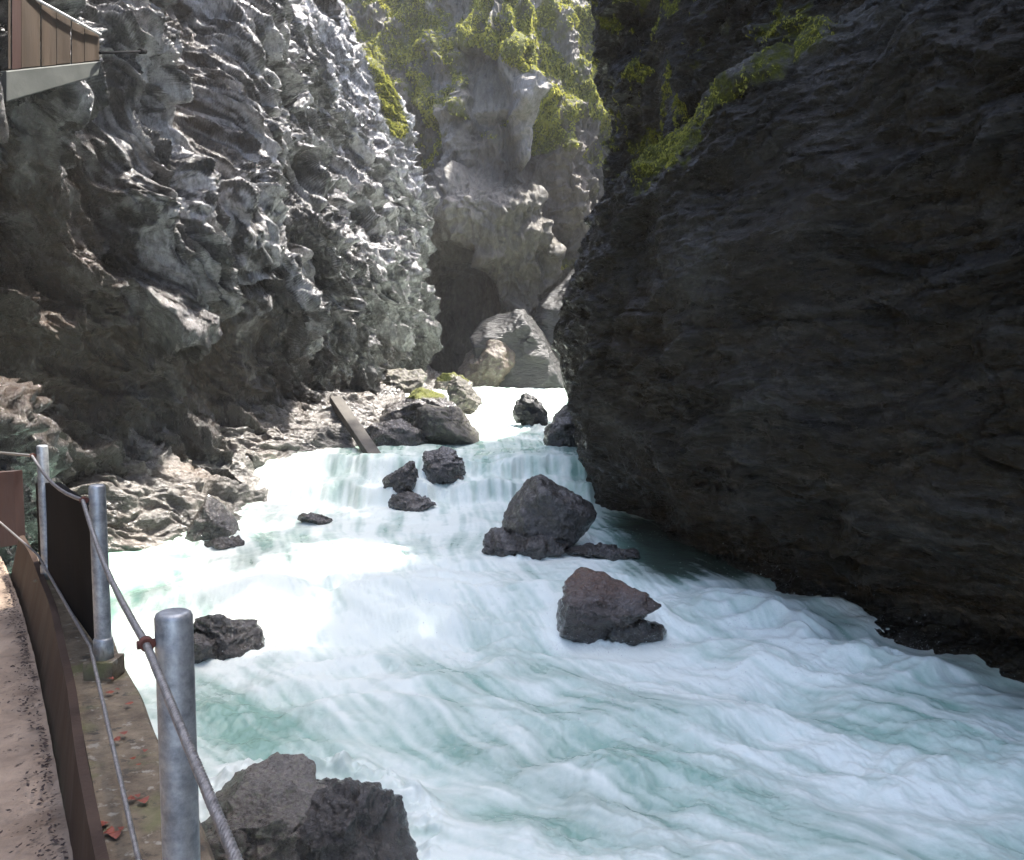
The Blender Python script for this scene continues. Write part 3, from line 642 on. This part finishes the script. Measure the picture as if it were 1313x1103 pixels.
# unseen leaf cards added above the right cliff to dapple sunlight on the water
nl = 60000
lx_ = RNG.uniform(2.0, 6.5, nl); ly_ = RNG.uniform(10.5, 25, nl); lz_ = RNG.uniform(12.2, 20.5, nl)
cl = fbm(lx_*.45, ly_*.45, lz_*.45, 3, .6); keep = (cl > .17) & (lz_ > 12.4+.0*lx_) & (lz_ < 20.5-1.2*np.abs(perlin(ly_*.3, lx_*.3, 2.)))
C_ = np.stack([lx_, ly_, lz_], 1)[keep]; n_ = len(C_)
d = RNG.normal(size=(n_, 3)); d /= np.linalg.norm(d, axis=1)[:, None]; e_ = np.cross(d, RNG.normal(size=(n_, 3))); e_ /= np.linalg.norm(e_, axis=1)[:, None]
L = RNG.uniform(.10, .24, (n_, 1))
V = np.stack([C_-d*L, C_+e_*L*.5, C_+d*L, C_-e_*L*.5], 1).reshape(-1, 3)
add_obj('leaf_screen', mesh_from('leaf_screen', V, np.arange(len(V)).reshape(-1, 4), M_MOSS, False), label='unseen leaf screen added over the right cliff to break up the sunlight', cat='leaf_screen', kind='stuff')

# ------------------------------------------------------------------ walkway
M_PATH = simple_mat('trodden brown path', (.17, .125, .09), (.33, .255, .19), 3, (.55, .85), .5, bdist=.02, third=((.05, .035, .028), 3.2, .60))
M_KERB = simple_mat('old brown timber', (.035, .022, .016), (.075, .05, .037), 4, (.6, .85), .5, (1, 1, .25), spec=.2)
def conc():
    m, nt, b = newmat('stained lichen concrete'); n = N(nt)
    n1 = n.noise(9, 6, .7); c = n.mix(n.ramp(n1, .35, .65), (.085, .062, .038), (.22, .175, .115))
    c = n.mix(n.ramp(n.noise(14, 4, .7), .58, .64, 0, .8), c, (.04, .035, .025))
    c = n.mix(n.ramp(n.noise(22, 3, .6), .60, .68, 0, .7), c, (.34, .32, .26))
    c = n.mix(n.ramp(n.noise(5, 3, .5), .56, .66, 0, .6), c, (.12, .13, .04))
    n.link(c, b.inputs['Base Color']); b.inputs['Roughness'].default_value = .75
    n.link(n.bump(n.noise(40, 6, .7), .7, .012), b.inputs['Normal']); return m
M_CONC = conc()
M_STEEL = None
def galv():
    m, nt, b = newmat('galvanised steel'); n = N(nt)
    c = n.mix(n.ramp(n.noise(22, 5, .7), .35, .65), (.20, .21, .22), (.42, .43, .43))
    c = n.mix(n.ramp(n.noise(9, 4, .6, (1, 1, .35)), .57, .66, 0, .8), c, (.62, .62, .58))
    c = n.mix(n.ramp(n.noise(7, 5, .7, (1, 1, .3)), .60, .70, 0, .7), c, (.12, .10, .05))
    n.link(c, b.inputs['Base Color']); b.inputs['Metallic'].default_value = .55
    n.link(n.ramp(n.noise(30, 4, .6), .3, .7, .38, .6), b.inputs['Roughness'])
    n.link(n.bump(n.noise(60, 5, .6), .25, .004), b.inputs['Normal']); return m
M_STEEL = galv()
M_ROPE = simple_mat('steel cable strands', (.16, .15, .145), (.30, .29, .28), 60, (.35, .55), .5, metal=.5, bdist=.003)
M_RUST = simple_mat('rusted fitting', (.07, .02, .015), (.16, .05, .03), 40, (.6, .9), .6)
M_DARK = simple_mat('dark damp board', (.004, .004, .0045), (.011, .011, .012), 3, (.85, .95), .3, (1, 1, .3), spec=.08)
M_RUSTB = simple_mat('rust brown board', (.02, .007, .005), (.04, .015, .010), 5, (.5, .8), .4, (1, 1, .3))

def line_x(y, off): return off-.6*y-.015*np.maximum(y-4, 0)**2-.04
# path surface: strip left of the kerb, slightly uneven
yy = np.linspace(-3, 9.2, 500); uu = np.linspace(0, 1, 140)
Yp, U = np.meshgrid(yy, uu, indexing='ij'); Xp = line_x(Yp, .26)-U*3.2
Zp = 2.0+.012*fbm(Xp*2, Yp*2, 1, 4)+.007*fbm(Xp*12, Yp*12, 3, 3)
edge = np.clip(1-U*3.2/.28, 0, 1); Zp += .03*edge*(fbm(Xp*8, Yp*8, 5, 3)*.5+.6)
grid_obj('path', np.stack([Xp, Yp, Zp], -1), M_PATH, None, flip=True, label='narrow trodden brown path along the bottom left', cat='path', kind='structure')
# dirt and leaf litter along the inner edge of the kerb (one uncountable heap)
lv = []; lf = []
for i in range(1400):
    y = RNG.uniform(2.2, 7.5); t = abs(RNG.normal(0, .055))*(1+.6*math.sin(y*5)); x = line_x(y, .24)-t; z = 2.028+RNG.uniform(0, .012); s = RNG.uniform(.003, .012); an = RNG.uniform(0, 6.28)
    e1 = np.array([math.cos(an), math.sin(an), RNG.uniform(-.4, .4)])*s; e2 = np.array([-math.sin(an), math.cos(an), RNG.uniform(-.4, .4)])*s*.6
    c = np.array([x, y, z]); b0 = len(lv); lv += [c-e1, c-e2, c+e1, c+e2]; lf.append([b0, b0+1, b0+2, b0+3])
M_LIT = simple_mat('dark leaf litter', (.012, .008, .008), (.05, .028, .022), 30, (.6, .9), .2)
add_obj('leaf_litter', mesh_from('leaf_litter', lv, lf, M_LIT, False), label='dark leaf litter gathered on the path against the kerb', cat='litter', kind='stuff')
# inner kerb board (leans out), as a sampled prism
def strip(name, mat, prof_fn, ya, yb, n, **kw):
    """prof_fn(y)-> list of (offset, z) going round a closed section"""
    ysx = np.linspace(ya, yb, n); V = []; k = len(prof_fn(ya))
    for y in ysx:
        for o, z in prof_fn(y): V.append((line_x(y, o), y, z))
    Fq = [(i*k+j, i*k+(j+1) % k, (i+1)*k+(j+1) % k, (i+1)*k+j) for i in range(n-1) for j in range(k)]
    m = bpy.data.meshes.new(name); m.from_pydata(V, [], Fq+[tuple(range(k))[::-1], tuple((n-1)*k+j for j in range(k))]); m.materials.append(mat)
    bm = bmesh.new(); bm.from_mesh(m); bmesh.ops.recalc_face_normals(bm, faces=bm.faces); bm.to_mesh(m); bm.free()
    return add_obj(name, m, **kw)
topo = lambda y: .25+np.interp(y, [0, 2.3, 4, 5, 8], [.0, .03, .09, .10, .10])
wob = lambda y, a, s: float(a*perlin(np.array(y*s), np.array(.3), np.array(7.))[()])
def kerb_prof(y):
    t = topo(y); o = wob(y, .012, 1.3)
    return [(.25+o, 1.9), (t+o, 2.30), (t+.035+o, 2.305), (.30+o, 1.9)]
strip('kerb_board', M_KERB, kerb_prof, -2, 6.3, 60, label='brown timber kerb board between the path and the concrete ledge', cat='kerb')
def ledge_prof(y):
    t = topo(y)+.037; o = wob(y, .02, 1.7); z = 2.27+wob(y, .008, 3)
    return [(t, 1.4), (t, z), (.60+o, z-.01), (.615+o, z-.03), (.62, .6), (.66, -1.0), (t+.2, -1.)]
led = strip('concrete_ledge', M_CONC, ledge_prof, -2, 5.9, 240, label='stained concrete ledge carrying the railing posts above the water', cat='ledge')
# fine gravel and red leaves lying on the ledge: individually countable leaves
M_LEAF = simple_mat('red fallen leaf', (.16, .022, .012), (.24, .06, .02), 30, (.4, .7), .3)
leaf_px = [(140, 888), (150, 884), (158, 940), (150, 948), (171, 972), (178, 980), (176, 1020), (184, 1026), (168, 1024), (140, 1066), (147, 1070), (155, 1062), (133, 1056), (186, 962), (142, 870), (165, 902)]
bl = None
for i, (lx, ly) in enumerate(leaf_px):
    p = PZ(lx, ly, 2.283)
    if bl is None:
        v = []; k = 9
        for j in range(k):
            a = 2*math.pi*j/k; r = (1+.25*math.cos(3*a))*.02; v.append((r*math.cos(a)*1.2, r*math.sin(a), .004*math.sin(2*a)+.002))
        v.append((0, 0, .007)); m = bpy.data.meshes.new('fallen_leaf'); m.from_pydata(v, [], [(j, (j+1) % k, k) for j in range(k)]); m.materials.append(M_LEAF)
        bl = m
    o = add_obj('fallen_leaf', bl, label='small red-orange fallen leaf lying on the concrete ledge', cat='leaf', group='fallen leaves on the concrete ledge', loc=tuple(p))
    o.rotation_euler = (RNG.uniform(-.2, .2), RNG.uniform(-.2, .2), RNG.uniform(0, 6)); s = RNG.uniform(.35, .75); o.scale = (s, s, s)

# posts
def xpost(y): return float(np.interp(y, [-1, 1.8, 3.6, 5.2, 6.4], [.85, -.702, -1.70, -2.77, -3.7]))
def post(y, label, r=.038, zb=2.26):
    x = xpost(y)
    e = add_obj('railing_post', None, label=label, cat='post', group='steel railing posts along the path', loc=(x, y, zb))
    mb = MB(); H = 3.07-zb
    zs = [0, .02, H-.012, H-.004, H]; rr = [r, r, r, r-.003, r-.010]
    mb.tube([(0, 0, z) for z in zs], r, 40, True, rr); mb.build('tube', M_STEEL, e, smooth=True)
    mb = MB(); mb.tube([(0, 0, 0), (0, 0, .09), (0, 0, .1)], r, 32, True, [r+.006, r+.006, r+.001]); mb.build('collar', M_STEEL, e, smooth=True)
    mb = MB(); mb.prism([(-.06, -.06, .26-zb+2.0), (.06, -.06, .26-zb+2.0), (.06, .06, .26-zb+2.0), (-.06, .06, .26-zb+2.0)], (0, 0, zb-2.26+.012)); mb.build('base_plate', M_CONC, e, bevel=.003)
    # cable bracket on the path side
    t = np.array([-.5145, .8575, 0]); s = np.array([-.8575, -.5145, 0]); q = s*(r+.004); zc = 3.01-zb
    mb = MB(); mb.tube([q*.8+np.array([0, 0, zc]), s*(r+.034)+np.array([0, 0, zc])], .009, 12)
    mb.tube([s*(r+.016)+t*-.012+np.array([0, 0, zc]), s*(r+.016)+t*.012+np.array([0, 0, zc])], .014, 16); mb.build('cable_clamp', M_RUST, e, smooth=True)
    return e
post(1.8, 'near galvanised steel post standing before the water', .038)
post(3.6, 'second galvanised steel post, rising from the concrete ledge at the end of the dark panel', .033, 2.33)
post(5.2, 'thin far post at the far end of the dark panel', .032)
# cables
def cable(name, pts, r, label, twist=True):
    mb = MB(); pts = [np.array(p, float) for p in pts]
    # resample
    d = np.concatenate([[0], np.cumsum([np.linalg.norm(b-a) for a, b in zip(pts[:-1], pts[1:])])])
    n = int(d[-1]/.006); q = np.array([np.interp(np.linspace(0, d[-1], n), d, [p[i] for p in pts]) for i in range(3)]).T
    for k in range(5):
        ph = 2*math.pi*k/5; an = np.linspace(0, d[-1]/.05*2*math.pi, n)+ph
        tdir = np.gradient(q, axis=0); tdir /= np.linalg.norm(tdir, axis=1)[:, None]
        u = np.cross(tdir, [0, 0, 1.]); u /= np.linalg.norm(u, axis=1)[:, None]; w = np.cross(tdir, u)
        c = q+(u*np.cos(an)[:, None]+w*np.sin(an)[:, None])*r*.5
        mb.tube(list(c), r*.5, 6, True)
    mb.build(name, M_ROPE, smooth=True, label=label, cat='cable')
so = np.array([-.8575, -.5145])*.055
def cp(y, z): x = xpost(y); return (x+so[0], y+so[1], z)
pts = [cp(-.6, 3.0), cp(.6, 2.985), cp(1.8, 3.01)]
for a, b in ((1.8, 3.6), (3.6, 5.2)):
    for t in np.linspace(0, 1, 9)[1:]: pts.append(cp(a+(b-a)*t, 3.01-.05*math.sin(math.pi*t)))
pts += [cp(6.4, 2.9)]
cable('handrail_cable', pts , .0085, 'upper twisted steel handrail cable strung past the post tops')
so = so*.9
cable('toe_cable', [cp(.9, 2.36), cp(2.2, 2.35), cp(3.6, 2.40), cp(5.2, 2.42), cp(6.4, 2.4)], .0075, 'lower steel cable running just above the concrete ledge')
# dark infill panel between the second and third posts
mb = MB()
def lp(y, o, z): return np.array([xpost(y)+o, y, z])
mb.prism([lp(3.68, .02, 2.31), lp(5.5, .02, 2.28), lp(5.5, .02, 2.80), lp(4.9, .02, 2.89), lp(3.68, .02, 2.93)], (.026, .016, 0))
mb.build('infill_panel', M_DARK, bevel=.004, label='dark damp infill panel fixed between the second and third posts', cat='panel')
# rust-brown board standing at the far left end of the path
mb = MB(); a = P(-60, 640, 7.2); c = P(19, 640, 7.6); mb.prism([(a[0], a[1], 1.95), (c[0], c[1], 1.95), (c[0], c[1], 2.60), (a[0], a[1], 2.62)], (.03, .09, 0))
mb.build('barrier_board', M_RUSTB, bevel=.006, label='rust-brown barrier board at the far end of the path on the left edge', cat='board')

# ------------------------------------------------------------------ timber parapet high on the left
M_PL = simple_mat('warm brown planks', (.035, .022, .012), (.07, .045, .026), 3, (.5, .8), .3, (3, 3, .2))
M_PL2 = simple_mat('reddish plank', (.035, .013, .009), (.05, .02, .014), 3, (.5, .8), .3, (3, 3, .2))
M_SLAB = simple_mat('grey green slab', (.06, .065, .058), (.095, .10, .09), 4, (.6, .8), .3)
M_WHITE = simple_mat('white rail', (.7, .68, .66), (.8, .78, .76), 10, (.4, .6), .1)
e = add_obj('parapet', None, label='brown timber parapet on a grey slab jutting out high at the top left corner', cat='parapet', loc=(0, 0, 0))
Ya, Yb_ = 8.6, 9.7
def yp(px_): return np.interp(px_, [-60, 10, 130], [8.0, 8.6, 9.7])
def pp(px_, py_): return P(px_, py_, yp(px_))
bounds = [10, 14, 27, 52, 72, 91, 108, 128]
topy = lambda x: np.interp(x, [-60, 40, 130], [-60, -2, 47]); boty = lambda x: np.interp(x, [-60, 10, 130], [98, 89, 77])
back = np.array([-.07, .10, 0])*.4
for i in range(len(bounds)-1):
    a, b = bounds[i]+.5, bounds[i+1]-.5
    mb = MB(); jt = np.array([0, (i % 2)*.012, 0]); mb.prism([pp(a, boty(a))+jt, pp(b, boty(b))+jt, pp(b, topy(b))+jt, pp(a, topy(a))+jt], back)
    mb.build('plank', M_PL2 if i == 1 else M_PL, e, bevel=.003)
mb = MB(); a, b = P(8, 131, yp(8)), P(126, 97, yp(126)); a2, b2 = pp(8, 91), pp(130, 78.5)
mb.prism([a, b, b2, a2], (-1.2, 1.0, .25)); mb.build('slab', M_SLAB, e, bevel=.01)
mb = MB(); mb.tube([pp(38, -4)+[0, -.03, .01], pp(131, 47)+[0, -.03, .01]], .012, 10); mb.build('handrail', M_WHITE, e, smooth=True)
mb = MB(); mb.tube([P(128, 68, 9.6), P(182, 66, 10.6)], .014, 10); mb.tube([P(179, 66, 10.55), P(186, 66, 10.65)], .03, 12)
mb.build('rod', M_DARK, smooth=True, label='thin dark steel rod sticking out of the ridge beside the parapet', cat='rod')

# ------------------------------------------------------------------ light
SUN = np.array([.36, .16, .92]); SUN /= np.linalg.norm(SUN)
el = math.asin(SUN[2]); az = math.atan2(SUN[0], SUN[1])
w = bpy.data.worlds.new('World'); scene.world = w; w.use_nodes = True; nt = w.node_tree
bg = nt.nodes['Background']; sky = nt.nodes.new('ShaderNodeTexSky'); sky.sky_type = 'NISHITA'; sky.sun_disc = False
sky.sun_elevation = el; sky.sun_rotation = az; sky.air_density = .8; sky.ozone_density = .3; sky.dust_density = 2.5; nt.links.new(sky.outputs[0], bg.inputs[0]); bg.inputs[1].default_value = .15
ld = bpy.data.lights.new('sun', 'SUN'); ld.energy = 3.6; ld.angle = math.radians(1.5); ld.color = (1, .955, .89)
lo = bpy.data.objects.new('sun', ld); COL.objects.link(lo)
import mathutils
lo.rotation_euler = mathutils.Vector(SUN).to_track_quat('Z', 'Y').to_euler()
scene.view_settings.view_transform = 'Standard'; scene.view_settings.look = 'None'; scene.view_settings.gamma = 1
scene.view_settings.exposure = 2.45
scene.render.engine = 'CYCLES'
m = bpy.data.materials.new('spray haze'); m.use_nodes = True; m.node_tree.nodes.clear()
ho = m.node_tree.nodes.new('ShaderNodeOutputMaterial'); hv = m.node_tree.nodes.new('ShaderNodeVolumePrincipled')
hv.inputs['Color'].default_value = (1, .98, .94, 1); hv.inputs['Density'].default_value = .0009; hv.inputs['Anisotropy'].default_value = .2
m.node_tree.links.new(hv.outputs[0], ho.inputs['Volume'])
mb = MB(); mb.prism([(-62, -42, -3.5), (62, -42, -3.5), (62, 92, -3.5), (-62, 92, -3.5)], (0, 0, 33))
mb.build('haze', m, label='thin pale spray haze hanging in the gorge', cat='haze', kind='stuff')
scene.render.resolution_x = 1024; scene.render.resolution_y = 860
print('done', time.time()-T0)
